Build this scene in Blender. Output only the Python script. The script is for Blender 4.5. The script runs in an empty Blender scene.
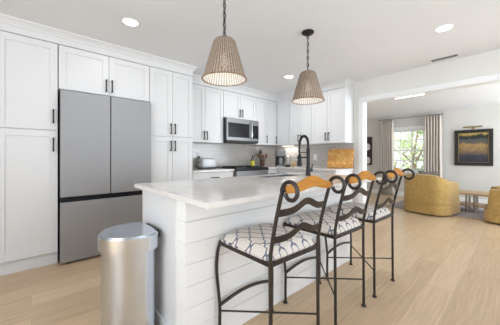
import bpy, bmesh, math, random
from mathutils import Vector, Matrix
random.seed(7)
PI = math.pi
S = bpy.context.scene
C = bpy.context.collection

# ------------------------------------------------------------------ camera
cd = bpy.data.cameras.new('camera'); cam = bpy.data.objects.new('camera', cd); C.objects.link(cam)
cam.location = (0, 0, 1.13)
cam.rotation_euler = (PI / 2, 0, math.radians(48.173 - 90))
cd.sensor_width = 36; cd.lens = 244.37 / 500 * 36; cd.shift_y = -6.4 / 500
cd.clip_start = 0.02
S.camera = cam
S.view_settings.view_transform = 'Standard'; S.view_settings.look = 'None'
S.view_settings.exposure = 0.08; S.view_settings.gamma = 1; S.view_settings.use_curve_mapping = False

# ------------------------------------------------------------------ world, daylight and fill lamps
W = bpy.data.worlds.new('world'); S.world = W; W.use_nodes = True
bg = W.node_tree.nodes['Background']; bg.inputs[0].default_value = (0.86, 0.92, 1.0, 1); bg.inputs[1].default_value = 1.4

def area(name, loc, rot, sx, sy, power, col=(1, 1, 1), spread=PI):
    l = bpy.data.lights.new(name, 'AREA'); l.shape = 'RECTANGLE'; l.size = sx; l.size_y = sy
    l.energy = power; l.color = col; l.spread = spread
    o = bpy.data.objects.new(name, l); C.objects.link(o); o.location = loc; o.rotation_euler = rot
    return o
sun = bpy.data.lights.new('sun', 'SUN'); sun.energy = 8; sun.angle = 0.02; sun.color = (1, .96, .9)
so = bpy.data.objects.new('sun', sun); C.objects.link(so)
so.rotation_euler = Vector((0.45, -0.35, -0.8)).to_track_quat('-Z', 'Y').to_euler()
# fill lamps added in unseen windows as daylight; tilted ones brighten the ceilings
SKY = (0.83, 0.92, 1)
area('daylight_fill_back', (1.9, -2.72, 1.2), (PI / 2, 0, 0), 2.8, 1.8, 4, SKY)
area('ceiling_fill_back', (1.9, -2.70, 1.2), (math.radians(128), 0, 0), 2.8, 1.8, 48, SKY, math.radians(130))  # added lamp, tilted up as ceiling fill
area('daylight_fill_side', (-2.42, 0.1, 1.3), (PI / 2, 0, -PI / 2), 2.3, 1.6, 26, SKY)
area('ceiling_fill_side', (-2.40, 0.1, 1.3), (math.radians(125), 0, -PI / 2), 2.3, 1.6, 36, SKY, math.radians(130))
area('daylight_fill_lounge', (6.1, -2.72, 1.2), (PI / 2, 0, 0), 2.6, 1.7, 52, SKY)
area('ceiling_fill_lounge', (6.1, -2.70, 1.2), (math.radians(128), 0, 0), 2.6, 1.7, 96, SKY, math.radians(130))

# ------------------------------------------------------------------ materials
def mat(name, col=(.8, .8, .8), rough=.5, metal=0, spec=.5, build=None, **kw):
    m = bpy.data.materials.new(name); m.use_nodes = True
    nt = m.node_tree; b = nt.nodes['Principled BSDF']
    b.inputs['Base Color'].default_value = (*col, 1); b.inputs['Roughness'].default_value = rough
    b.inputs['Metallic'].default_value = metal; b.inputs['Specular IOR Level'].default_value = spec
    for k, v in kw.items(): b.inputs[k.replace('_', ' ')].default_value = v
    if build: build(nt, b)
    return m
def N(nt, t, **kw):
    n = nt.nodes.new(t)
    for k, v in kw.items(): setattr(n, k, v)
    return n
def objco(nt, scale=(1, 1, 1), rot=(0, 0, 0)):
    tc = N(nt, 'ShaderNodeTexCoord'); mp = N(nt, 'ShaderNodeMapping')
    mp.inputs['Scale'].default_value = scale; mp.inputs['Rotation'].default_value = rot
    nt.links.new(tc.outputs['Object'], mp.inputs['Vector']); return mp.outputs['Vector']
def ramp(nt, src, stops, interp='LINEAR'):
    r = N(nt, 'ShaderNodeValToRGB'); cr = r.color_ramp; cr.interpolation = interp
    while len(cr.elements) < len(stops): cr.elements.new(.5)
    for e, (p, c) in zip(cr.elements, stops): e.position = p; e.color = (*c, 1)
    nt.links.new(src, r.inputs[0]); return r.outputs[0]
def noise(nt, vec, scale, detail=3, rough=.55):
    n = N(nt, 'ShaderNodeTexNoise'); n.inputs['Scale'].default_value = scale
    n.inputs['Detail'].default_value = detail; n.inputs['Roughness'].default_value = rough
    if vec is not None: nt.links.new(vec, n.inputs['Vector'])
    return n.outputs['Fac']
def math_(nt, op, a, b=None, c=None):
    n = N(nt, 'ShaderNodeMath', operation=op)
    for i, x in enumerate((a, b, c)):
        if x is None: continue
        if isinstance(x, (int, float)): n.inputs[i].default_value = x
        else: nt.links.new(x, n.inputs[i])
    return n.outputs[0]
def mix(nt, fac, a, b, mode='MIX'):
    n = N(nt, 'ShaderNodeMix', data_type='RGBA', blend_type=mode)
    for s, x in ((n.inputs[0], fac), (n.inputs[6], a), (n.inputs[7], b)):
        if isinstance(x, (int, float)): s.default_value = x
        elif isinstance(x, tuple): s.default_value = (*x, 1)
        else: nt.links.new(x, s)
    return n.outputs[2]
def bump(nt, b, h, strength=.2, dist=.005):
    n = N(nt, 'ShaderNodeBump'); n.inputs['Strength'].default_value = strength; n.inputs['Distance'].default_value = dist
    nt.links.new(h, n.inputs['Height']); nt.links.new(n.outputs[0], b.inputs['Normal'])
def mottled(c1, c2, scale, bs=0.0, vec_scale=(1, 1, 1), dist=.004):
    def f(nt, b):
        v = objco(nt, vec_scale); n = noise(nt, v, scale)
        nt.links.new(ramp(nt, n, [(.3, c1), (.7, c2)]), b.inputs['Base Color'])
        if bs: bump(nt, b, n, bs, dist)
    return f
def floor_nodes(nt, b):
    v = objco(nt)
    br = N(nt, 'ShaderNodeTexBrick', offset=.37, offset_frequency=2)
    nt.links.new(v, br.inputs['Vector'])
    br.inputs['Color1'].default_value = (.0, .0, .0, 1); br.inputs['Color2'].default_value = (1, 1, 1, 1)
    br.inputs['Mortar'].default_value = (.5, .5, .5, 1)
    br.inputs['Scale'].default_value = 1; br.inputs['Brick Width'].default_value = 1.6; br.inputs['Row Height'].default_value = .19
    br.inputs['Mortar Size'].default_value = .0016; br.inputs['Mortar Smooth'].default_value = .3; br.inputs['Bias'].default_value = 0
    plank = ramp(nt, br.outputs['Color'], [(0, (.49, .34, .20)), (.5, (.62, .45, .28)), (1, (.72, .545, .36))])
    g = noise(nt, objco(nt, (1.2, 22, 1)), 2.2, 5, .6)
    col = mix(nt, .45, plank, ramp(nt, g, [(.28, (.44, .305, .185)), (.72, (.75, .58, .405))]))
    col = mix(nt, br.outputs['Fac'], col, (.46, .35, .235))
    nt.links.new(col, b.inputs['Base Color'])
    bump(nt, b, math_(nt, 'SUBTRACT', g, math_(nt, 'MULTIPLY', br.outputs['Fac'], 1.5)), .08, .004)
def tile_nodes(nt, b):
    tc = N(nt, 'ShaderNodeTexCoord'); sp = N(nt, 'ShaderNodeSeparateXYZ'); nt.links.new(tc.outputs['Object'], sp.inputs[0])
    cb = N(nt, 'ShaderNodeCombineXYZ')
    nt.links.new(math_(nt, 'ADD', sp.outputs[0], sp.outputs[1]), cb.inputs[0]); nt.links.new(sp.outputs[2], cb.inputs[1])
    br = N(nt, 'ShaderNodeTexBrick'); nt.links.new(cb.outputs[0], br.inputs['Vector'])
    br.inputs['Color1'].default_value = (.46, .43, .40, 1); br.inputs['Color2'].default_value = (.54, .51, .475, 1)
    br.inputs['Mortar'].default_value = (.60, .57, .54, 1); br.inputs['Scale'].default_value = 1
    br.inputs['Brick Width'].default_value = .2; br.inputs['Row Height'].default_value = .066; br.inputs['Mortar Size'].default_value = .0025
    nt.links.new(br.outputs['Color'], b.inputs['Base Color'])
    n = noise(nt, cb.outputs[0], 14)
    bump(nt, b, math_(nt, 'SUBTRACT', n, br.outputs['Fac']), .25, .006)
def quartz_nodes(nt, b):
    v = objco(nt)
    n = noise(nt, v, 2.4, 6, .6)
    vein = math_(nt, 'ABSOLUTE', math_(nt, 'SUBTRACT', noise(nt, v, 1.3, 5, .65), .5))
    base = ramp(nt, n, [(.3, (.70, .665, .635)), (.7, (.77, .745, .72))])
    nt.links.new(mix(nt, ramp(nt, vein, [(0, (.35,) * 3), (.03, (0, 0, 0))]), base, (.55, .51, .48)), b.inputs['Base Color'])
def lattice_nodes(nt, b):
    tc = N(nt, 'ShaderNodeTexCoord'); sp = N(nt, 'ShaderNodeSeparateXYZ'); nt.links.new(tc.outputs['Object'], sp.inputs[0])
    u = math_(nt, 'MULTIPLY', sp.outputs[0], 10.5); v = math_(nt, 'MULTIPLY', sp.outputs[1], 8.2)
    p = math_(nt, 'ADD', u, v); q = math_(nt, 'SUBTRACT', u, v)
    def line(a, c):
        w = math_(nt, 'MULTIPLY', math_(nt, 'SINE', math_(nt, 'MULTIPLY', c, 4 * PI)), .05)
        w2 = math_(nt, 'MULTIPLY', math_(nt, 'SINE', math_(nt, 'MULTIPLY', c, 2 * PI)), .035)
        d = math_(nt, 'ABSOLUTE', math_(nt, 'SUBTRACT', math_(nt, 'FRACT', math_(nt, 'ADD', a, math_(nt, 'ADD', w, w2))), .5))
        return math_(nt, 'LESS_THAN', d, .055)
    m = math_(nt, 'MAXIMUM', line(p, q), line(q, p))
    wv = noise(nt, objco(nt), 160, 2)
    cream = ramp(nt, wv, [(.3, (.66, .60, .54)), (.7, (.80, .745, .69))])
    blue = ramp(nt, wv, [(.3, (.10, .115, .16)), (.7, (.19, .21, .27))])
    nt.links.new(mix(nt, m, cream, blue), b.inputs['Base Color']); bump(nt, b, wv, .2, .002)
def wicker_nodes(nt, b, stops=((.25, (.13, .09, .06)), (.5, (.34, .25, .18)), (.75, (.60, .49, .39)))):
    tc = N(nt, 'ShaderNodeTexCoord'); sp = N(nt, 'ShaderNodeSeparateXYZ'); nt.links.new(tc.outputs['Object'], sp.inputs[0])
    ang = math_(nt, 'ARCTAN2', sp.outputs[1], sp.outputs[0])
    st = math_(nt, 'SINE', math_(nt, 'MULTIPLY', ang, 44)); row = math_(nt, 'SINE', math_(nt, 'MULTIPLY', sp.outputs[2], 420))
    cb = N(nt, 'ShaderNodeCombineXYZ'); nt.links.new(math_(nt, 'MULTIPLY', ang, 9), cb.inputs[0]); nt.links.new(math_(nt, 'MULTIPLY', sp.outputs[2], 30), cb.inputs[1])
    n = noise(nt, cb.outputs[0], 2.2, 4, .7)
    h = math_(nt, 'ADD', math_(nt, 'MULTIPLY', st, .75), math_(nt, 'MULTIPLY', row, .18))
    k = math_(nt, 'ADD', math_(nt, 'MULTIPLY', h, .22), n)
    nt.links.new(ramp(nt, k, stops), b.inputs['Base Color'])
    bump(nt, b, h, .8, .006)
    gap = math_(nt, 'MULTIPLY', math_(nt, 'LESS_THAN', st, -.62), math_(nt, 'LESS_THAN', row, -.1))
    nt.links.new(math_(nt, 'SUBTRACT', 1.0, math_(nt, 'MULTIPLY', gap, .9)), b.inputs['Alpha'])
def brushed(c, axis, s=.06):
    def f(nt, b):
        n = noise(nt, objco(nt, axis), 30, 3)
        nt.links.new(ramp(nt, n, [(.3, tuple(x - s for x in c)), (.7, tuple(x + s for x in c))]), b.inputs['Base Color'])
    return f
def endgrain_nodes(nt, b):
    v = objco(nt)
    vo = N(nt, 'ShaderNodeTexVoronoi', distance='CHEBYCHEV'); vo.inputs['Scale'].default_value = 17; nt.links.new(v, vo.inputs['Vector'])
    n = noise(nt, v, 40, 4)
    sp = N(nt, 'ShaderNodeSeparateColor'); nt.links.new(vo.outputs['Color'], sp.inputs[0])
    c = ramp(nt, sp.outputs[0], [(0, (.60, .26, .05)), (.5, (.76, .40, .11)), (1, (.88, .55, .20))])
    nt.links.new(mix(nt, .3, c, ramp(nt, n, [(.3, (.52, .22, .05)), (.7, (.9, .56, .20))])), b.inputs['Base Color'])
def wood(c1, c2, vs=(2, 18, 18), rough=.4):
    def f(nt, b):
        n = noise(nt, objco(nt, vs), 1.6, 5, .6)
        nt.links.new(ramp(nt, n, [(.3, c1), (.7, c2)]), b.inputs['Base Color'])
    return f
def painting_nodes(nt, b):
    # local: x across (0..w), z up (0..h)
    tc = N(nt, 'ShaderNodeTexCoord'); sp = N(nt, 'ShaderNodeSeparateXYZ'); nt.links.new(tc.outputs['Object'], sp.inputs[0])
    z = sp.outputs[2]; n = noise(nt, tc.outputs['Object'], 9, 5, .65); n2 = noise(nt, tc.outputs['Object'], 30, 3)
    zz = math_(nt, 'ADD', z, math_(nt, 'MULTIPLY', math_(nt, 'SUBTRACT', n, .5), .24))
    base = ramp(nt, math_(nt, 'MULTIPLY', zz, 1.32), [(0, (.020, .024, .042)), (.2, (.045, .05, .075)), (.38, (.30, .20, .10)), (.56, (.46, .30, .11)),
        (.62, (.10, .10, .09)), (.70, (.12, .13, .13)), (.76, (.015, .022, .016)), (.84, (.03, .035, .02)), (.88, (.50, .36, .10)), (1, (.66, .50, .17))])
    vo = N(nt, 'ShaderNodeTexVoronoi'); vo.inputs['Scale'].default_value = 13; nt.links.new(tc.outputs['Object'], vo.inputs['Vector'])
    dots = math_(nt, 'MULTIPLY', math_(nt, 'LESS_THAN', vo.outputs['Distance'], .17), math_(nt, 'LESS_THAN', z, .40))
    col = mix(nt, math_(nt, 'MULTIPLY', dots, .8), base, (.10, .035, .02))
    nt.links.new(mix(nt, .5, mix(nt, .3, col, ramp(nt, n2, [(.3, (.0, .0, .0)), (.7, (1, 1, 1))]), 'OVERLAY'), (.55, .5, .45), 'MULTIPLY'), b.inputs['Base Color'])

M = {}
M['white'] = mat('white_cabinet_paint', (.73, .73, .735), .38)
M['ship'] = mat('white_shiplap_paint', (.86, .86, .86), .45)
M['ceil'] = mat('ceiling_paint', (.80, .80, .80), .9, build=mottled((.795, .80, .81), (.81, .815, .825), 3))
M['wall'] = mat('warm_wall_paint', (.70, .685, .65), .85, build=mottled((.765, .75, .71), (.785, .77, .73), 4))
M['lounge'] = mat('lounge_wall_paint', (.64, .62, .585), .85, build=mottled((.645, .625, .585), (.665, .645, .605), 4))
M['trim'] = mat('gloss_white_trim', (.86, .86, .86), .3)
M['floor'] = mat('light_oak_planks', rough=.33, build=floor_nodes)
M['tile'] = mat('greige_glazed_tile', rough=.16, build=tile_nodes)
M['quartz'] = mat('white_quartz', rough=.11, build=quartz_nodes)
M['steel'] = mat('brushed_steel', (.27, .27, .28), .42, 1, build=brushed((.27, .27, .275), (60, 60, 1), .025))
M['greysteel'] = mat('grey_satin_steel', (.19, .19, .195), .42, .75)
M['steelv'] = mat('fridge_steel', (.42, .42, .43), .64, 1, build=brushed((.395, .397, .405), (1, 1, 60), .015))
M['can'] = mat('bin_steel', (.62, .62, .62), .22, 1, build=brushed((.67, .72, .79), (80, 80, 1), .012), Anisotropic=.3)
M['chrome'] = mat('polished_steel', (.75, .75, .76), .12, 1)
M['dark'] = mat('dark_gap', (.02, .02, .022), .5)
M['side'] = mat('fridge_side_grey', (.10, .10, .105), .45)
M['black'] = mat('matte_black_metal', (.010, .010, .010), .5)
M['gloss'] = mat('black_glass', (.010, .010, .012), .2, spec=.3)
M['iron'] = mat('bronze_iron', (.05, .036, .03), .42, .2, build=mottled((.020, .014, .012), (.034, .024, .020), 25))
M['honey'] = mat('honey_wood', rough=.6, spec=.3, build=wood((.42, .165, .018), (.54, .24, .035)))
M['seat'] = mat('lattice_fabric', rough=.9, build=lattice_nodes)
M['wicker'] = mat('woven_wicker', rough=.75, build=wicker_nodes)
M['lit_inside'] = mat('lit_inside_weave', rough=.8, build=lambda nt, b: wicker_nodes(nt, b, ((.25, (.42, .37, .32)), (.5, (.70, .66, .61)), (.75, (.82, .79, .75)))))  # pale copy of the weave; bulb-lit brightness is put into its colour
M['rim'] = mat('wicker_rim', (.30, .20, .13), .75, build=mottled((.16, .10, .065), (.42, .29, .19), 60))
M['board'] = mat('end_grain_board', rough=.4, build=endgrain_nodes)
M['mustard'] = mat('mustard_upholstery', rough=.95, build=mottled((.40, .255, .078), (.52, .345, .118), 26, .3), Sheen_Weight=.25)
M['linen'] = mat('beige_linen', rough=.9, build=mottled((.60, .535, .47), (.70, .635, .565), 40, .2, (1, 1, .05)))
M['tablewood'] = mat('honey_table_wood', rough=.35, build=wood((.42, .27, .13), (.60, .42, .22), (18, 2, 18)))
M['brass'] = mat('aged_brass', (.36, .28, .16), .35, .8)
M['pewter'] = mat('pewter', (.35, .32, .29), .35, .8)
M['frame'] = mat('dark_picture_frame', (.010, .008, .007), .5)
M['gold'] = mat('gold_slip', (.32, .22, .08), .4, .6)
M['paint'] = mat('landscape_canvas', rough=.55, build=painting_nodes)
M['darkwood'] = mat('dark_walnut', rough=.4, build=wood((.018, .010, .008), (.04, .022, .016)))
M['china'] = mat('white_china', (.75, .75, .74), .2)
M['plastic'] = mat('white_plastic', (.82, .81, .80), .4)
M['toaster'] = mat('toaster_steel', (.58, .60, .62), .4, .3)
M['olive'] = mat('yellow_green_oil', (.62, .60, .04), .25)
M['bottle'] = mat('dark_green_glass', (.02, .03, .018), .15)
M['copper'] = mat('copper_brown_crock', (.10, .045, .03), .35)
M['utwood'] = mat('brown_wooden_spoons', rough=.5, build=wood((.09, .04, .02), (.26, .12, .06)))
M['tan'] = mat('tan_ceramic', (.55, .36, .19), .45)
M['glass'] = mat('clear_glass', (.95, .96, .96), .03, Transmission_Weight=1.0, IOR=1.3)
M['rug'] = mat('grey_mauve_rug', rough=1, build=mottled((.30, .27, .28), (.46, .42, .43), 22, .4))
M['pillow'] = mat('patterned_pillow', rough=.9, build=mottled((.03, .03, .035), (.55, .5, .45), 55))
M['grass'] = mat('outdoor_ground', rough=1, build=mottled((.34, .30, .22), (.44, .42, .26), 6))
M['leafa'] = mat('fresh_leaves', rough=.7, build=mottled((.20, .33, .09), (.42, .55, .20), 3))
M['leafb'] = mat('pale_leaves', rough=.7, build=mottled((.34, .45, .22), (.58, .66, .40), 3))
M['leafc'] = mat('dark_leaves', rough=.7, build=mottled((.05, .10, .04), (.15, .24, .09), 3))
M['bark'] = mat('grey_bark', rough=.9, build=mottled((.20, .16, .12), (.34, .29, .23), 12))
def emit(name, col, s):
    m = bpy.data.materials.new(name); m.use_nodes = True; nt = m.node_tree; nt.nodes.remove(nt.nodes['Principled BSDF'])
    e = N(nt, 'ShaderNodeEmission'); e.inputs[0].default_value = (*col, 1); e.inputs[1].default_value = s
    nt.links.new(e.outputs[0], nt.nodes['Material Output'].inputs[0]); return m
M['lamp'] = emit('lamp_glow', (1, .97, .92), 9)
M['bulb'] = emit('bulb_glow', (1, .95, .88), 2.5)
def pane_mat():
    m = bpy.data.materials.new('window_glass'); m.use_nodes = True; nt = m.node_tree; nt.nodes.remove(nt.nodes['Principled BSDF'])
    t = N(nt, 'ShaderNodeBsdfTransparent'); g = N(nt, 'ShaderNodeBsdfGlossy'); g.inputs['Roughness'].default_value = .02
    x = N(nt, 'ShaderNodeMixShader'); x.inputs[0].default_value = .07
    nt.links.new(t.outputs[0], x.inputs[1]); nt.links.new(g.outputs[0], x.inputs[2]); nt.links.new(x.outputs[0], nt.nodes['Material Output'].inputs[0]); return m
M['pane'] = pane_mat()

# ------------------------------------------------------------------ mesh helpers
def bm_(): return bmesh.new()
def join(bm, other, mtx=None):
    if mtx is not None: other.transform(mtx)
    me = bpy.data.meshes.new('tmp'); other.to_mesh(me); other.free(); bm.from_mesh(me); bpy.data.meshes.remove(me)
def box(bm, x0, y0, z0, x1, y1, z1, bev=0, seg=2):
    b = bmesh.new(); bmesh.ops.create_cube(b, size=1)
    b.transform(Matrix.Translation(((x0 + x1) / 2, (y0 + y1) / 2, (z0 + z1) / 2)) @ Matrix.Diagonal((abs(x1 - x0), abs(y1 - y0), abs(z1 - z0), 1)))
    if bev: bmesh.ops.bevel(b, geom=b.edges[:], offset=bev, segments=seg, affect='EDGES', profile=.5)
    join(bm, b); return bm
def lathe(bm, prof, n=32, at=(0, 0, 0), cap=True):
    b = bmesh.new(); rings = []
    for r, z in prof:
        rings.append([b.verts.new((r * math.cos(2 * PI * i / n) + at[0], r * math.sin(2 * PI * i / n) + at[1], z + at[2])) for i in range(n)])
    for a, c in zip(rings, rings[1:]):
        for i in range(n): b.faces.new((a[i], a[(i + 1) % n], c[(i + 1) % n], c[i]))
    if cap:
        b.faces.new(rings[0][::-1]); b.faces.new(rings[-1])
    bmesh.ops.recalc_face_normals(b, faces=b.faces); join(bm, b); return bm
def tube(bm, pts, r, n=10, closed=False, flat=None):
    """round bar (or flat bar when flat=(half_w, half_t, width_dir)) along pts"""
    P = [Vector(p) for p in pts]; b = bmesh.new(); rings = []; up = None; L = len(P)
    for i, p in enumerate(P):
        if closed: t = P[(i + 1) % L] - P[i - 1]
        else: t = P[min(i + 1, L - 1)] - P[max(i - 1, 0)]
        t.normalize()
        if flat:
            w = Vector(flat[2]); w = (w - t * w.dot(t)).normalized(); s = t.cross(w)
            hw, ht = flat[0], flat[1]
            rings.append([b.verts.new(p + w * a * hw + s * c * ht) for a, c in ((1, 1), (-1, 1), (-1, -1), (1, -1))])
        else:
            if up is None:
                up = Vector((0, 0, 1)) if abs(t.z) < .9 else Vector((1, 0, 0))
            up = (up - t * up.dot(t)).normalized(); s = t.cross(up)
            rr = r[i] if isinstance(r, (list, tuple)) else r
            rings.append([b.verts.new(p + (up * math.cos(2 * PI * k / n) + s * math.sin(2 * PI * k / n)) * rr) for k in range(n)])
    m = len(rings[0])
    for i in range(L if closed else L - 1):
        a, c = rings[i], rings[(i + 1) % L]
        for k in range(m): b.faces.new((a[k], a[(k + 1) % m], c[(k + 1) % m], c[k]))
    if not closed: b.faces.new(rings[0][::-1]); b.faces.new(rings[-1])
    bmesh.ops.recalc_face_normals(b, faces=b.faces); join(bm, b); return bm
def spline(pts, n=8):
    P = [Vector(p) for p in pts]; out = []
    for i in range(len(P) - 1):
        p0, p1, p2, p3 = P[max(i - 1, 0)], P[i], P[i + 1], P[min(i + 2, len(P) - 1)]
        for k in range(n):
            t = k / n
            out.append(.5 * ((2 * p1) + (p2 - p0) * t + (2 * p0 - 5 * p1 + 4 * p2 - p3) * t * t + (3 * p1 - p0 - 3 * p2 + p3) * t ** 3))
    out.append(P[-1]); return out
def prism(bm, poly, z0, z1, bev=0):
    b = bmesh.new(); lo = [b.verts.new((x, y, z0)) for x, y in poly]; hi = [b.verts.new((x, y, z1)) for x, y in poly]
    b.faces.new(lo[::-1]); b.faces.new(hi); n = len(poly)
    for i in range(n): b.faces.new((lo[i], lo[(i + 1) % n], hi[(i + 1) % n], hi[i]))
    bmesh.ops.recalc_face_normals(b, faces=b.faces)
    if bev:
        bmesh.ops.bevel(b, geom=[e for e in b.edges if abs(e.verts[0].co.z - e.verts[1].co.z) < 1e-6], offset=bev, segments=2, affect='EDGES')
    join(bm, b); return bm
def sweep(bm, path, prof):
    """profile (offset to the right of the path, z) along a mitred 2-D path"""
    P = [Vector(p) for p in path]; b = bmesh.new(); rings = []
    for i, p in enumerate(P):
        ds = []
        if i > 0: ds.append((P[i] - P[i - 1]).normalized())
        if i < len(P) - 1: ds.append((P[i + 1] - P[i]).normalized())
        ns = [Vector((d.y, -d.x)) for d in ds]
        nn = ns[0] if len(ns) == 1 else (ns[0] + ns[1]) / (1 + ns[0].dot(ns[1]))
        rings.append([b.verts.new((p.x + nn.x * o, p.y + nn.y * o, z)) for o, z in prof])
    m = len(prof)
    for a, c in zip(rings, rings[1:]):
        for k in range(m): b.faces.new((a[k], a[(k + 1) % m], c[(k + 1) % m], c[k]))
    b.faces.new(rings[0][::-1]); b.faces.new(rings[-1])
    bmesh.ops.recalc_face_normals(b, faces=b.faces); join(bm, b); return bm
def obj(name, bm, m, parent=None, smooth=False, loc=None):
    me = bpy.data.meshes.new(name); bm.to_mesh(me); bm.free()
    me.materials.append(M[m] if isinstance(m, str) else m)
    if smooth:
        me.polygons.foreach_set('use_smooth', [True] * len(me.polygons))
        try: me.set_sharp_from_angle(angle=math.radians(40))
        except Exception: pass
    o = bpy.data.objects.new(name, me); C.objects.link(o)
    if parent: o.parent = parent
    if loc: o.location = loc
    return o
def tag(o, label, cat, group=None):
    o['label'] = label; o['category'] = cat
    if group: o['group'] = group
    return o
def thing(name, label, cat, loc=(0, 0, 0), rz=0, group=None):
    o = bpy.data.objects.new(name, None); C.objects.link(o); o.location = loc; o.rotation_euler = (0, 0, rz)
    o.empty_display_size = .1
    return tag(o, label, cat, group)
def struct(name, bm, m, loc=None):
    o = obj(name, bm, m); o['kind'] = 'structure'
    return o
def dup(root, loc, rz, label, group=None):
    def cp(o, parent):
        c = o.copy(); C.objects.link(c); c.parent = parent
        for ch in o.children: cp(ch, c)
        return c
    r = cp(root, None); r.location = loc; r.rotation_euler = (0, 0, rz); r['label'] = label
    if group: r['group'] = group
    return r

# ------------------------------------------------------------------ the setting
H = 2.44; HL = 2.285; YA = 3.88; XB = 4.27; XF = 7.8
struct('floor', box(bm_(), -2.6, -2.9, -.06, XF + .12, 4.6, 0), 'floor')
struct('ceiling', box(bm_(), -2.6, -2.9, H, XB + .12, YA + .12, H + .08), 'ceil')
struct('ceiling_lounge', box(bm_(), XB + .12, -2.9, HL, XF + .12, 4.6, HL + .23), 'ceil')
struct('wall_range', box(bm_(), -2.6, YA, 0, XB + .12, YA + .12, H), 'wall')
OPY1, OPY0, OPZ, CW = 1.846, -1.4, 2.075, .068
b = bm_(); box(b, XB, OPY1, 0, XB + .12, YA, H); box(b, XB, OPY0, OPZ, XB + .12, OPY1, H); box(b, XB, -2.9, 0, XB + .12, OPY0, H)
struct('wall_opening', b, 'wall')
b = bm_()                                              # casing around the wide opening, both faces, and its lining
for xa, xb in ((XB - .02, XB), (XB + .12, XB + .14)):
    box(b, xa, OPY1, 0, xb, OPY1 + CW, OPZ + CW, .003); box(b, xa, OPY0, OPZ, xb, OPY1, OPZ + CW, .003); box(b, xa, OPY0 - CW, 0, xb, OPY0, OPZ + CW, .003)
box(b, XB - .012, OPY1 - .012, 0, XB + .132, OPY1 + .002, OPZ); box(b, XB - .012, OPY0, OPZ - .012, XB + .132, OPY1, OPZ + .002)
box(b, XB - .012, OPY0 - .002, 0, XB + .132, OPY0 + .012, OPZ)
struct('trim_1', b, 'trim')
# walls behind the camera, with window openings added to let light in
b = bm_(); box(b, -2.6, -2.9, 0, 7.9, -2.78, .4); box(b, -2.6, -2.9, 2.3, XB, -2.78, H); box(b, XB, -2.9, 2.15, 7.9, -2.78, H)
for x0, x1 in ((-2.6, -.9), (3.3, 4.8), (7.4, 7.9)): box(b, x0, -2.9, .4, x1, -2.78, 2.3)
struct('wall_back', b, 'wall')
b = bm_(); box(b, -2.6, -2.9, 0, -2.48, YA, .5); box(b, -2.6, -2.9, 2.3, -2.48, YA, H); box(b, -2.6, -2.9, .5, -2.48, -1.1, 2.3); box(b, -2.6, 2.3, .5, -2.48, YA, 2.3)
struct('wall_side', b, 'wall')
struct('wall_lounge_end', box(bm_(), XB + .12, 4.5, 0, XF + .12, 4.6, HL), 'lounge')
WY0, WY1, WZ0, WZ1 = 1.50, 2.62, .72, 1.865
b = bm_(); box(b, XF, -2.9, 0, XF + .12, WY0, HL); box(b, XF, WY1, 0, XF + .12, 4.6, HL); box(b, XF, WY0, 0, XF + .12, WY1, WZ0); box(b, XF, WY0, WZ1, XF + .12, WY1, HL)
struct('wall_lounge', b, 'lounge')
b = bm_(); box(b, XF - .016, -2.7, 0, XF, 4.5, .13, .004); struct('baseboard_lounge', b, 'trim')
b = bm_(); box(b, XB - .016, 1.915, 0, XB, 1.998, .13, .003); struct('baseboard_opening', b, 'trim')
# window of the lounge
wt = bpy.data.objects.new('window_1', None); C.objects.link(wt); wt.location = (XF, WY0, WZ0); wt['kind'] = 'structure'
ww, wh = WY1 - WY0, WZ1 - WZ0
b = bm_()
for (y0, z0, y1, z1) in ((-.08, -.02, 0, wh + .08), (ww, -.02, ww + .08, wh + .08), (0, wh, ww, wh + .08)): box(b, -.02, y0, z0, 0, y1, z1, .003)
for (y0, z0, y1, z1) in ((0, 0, .04, wh), (ww - .04, 0, ww, wh), (.04, wh - .05, ww - .04, wh), (.04, 0, ww - .04, .05), (.04, wh / 2 - .02, ww - .04, wh / 2 + .02)): box(b, .03, y0, z0, .08, y1, z1)
for k in (1, 2, 3): box(b, .045, ww * k / 4 - .009, .05, .065, ww * k / 4 + .009, wh - .05)
for k in (1, 3): box(b, .045, .04, wh * k / 4 - .009, .065, ww - .04, wh * k / 4 + .009)
obj('window_frame', b, 'trim', wt)
obj('window_sill', box(bm_(), -.06, -.1, -.05, .08, ww + .1, -.0, .006), 'trim', wt)
obj('window_pane', box(bm_(), .052, .04, .05, .056, ww - .04, wh - .05), 'pane', wt)
# backsplash tiles
b = bm_(); box(b, 1.772, YA - .01, .914, 4.26, YA, 1.37); box(b, XB - .01, 2.0, .914, XB, YA - .01, 1.37); box(b, 2.545, YA - .01, 1.37, 3.335, YA, 1.41)
struct('trim_2', b, 'tile')
# crown along all cabinet tops
b = bm_()
sweep(b, [(-.72, 3.24), (1.77, 3.24), (1.77, 3.55), (3.95, 3.55), (3.95, 2.005), (XB, 2.005)],
      [(-.03, 2.305), (.002, 2.305), (.002, 2.37), (.010, 2.375), (.014, 2.388), (.034, 2.412), (.050, 2.424), (.052, 2.4395), (-.03, 2.4395)])
struct('trim_3', b, 'white')
# outside
struct('ground', box(bm_(), XF + .12, -14, -.35, 30, 22, -.3), 'grass')

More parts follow.
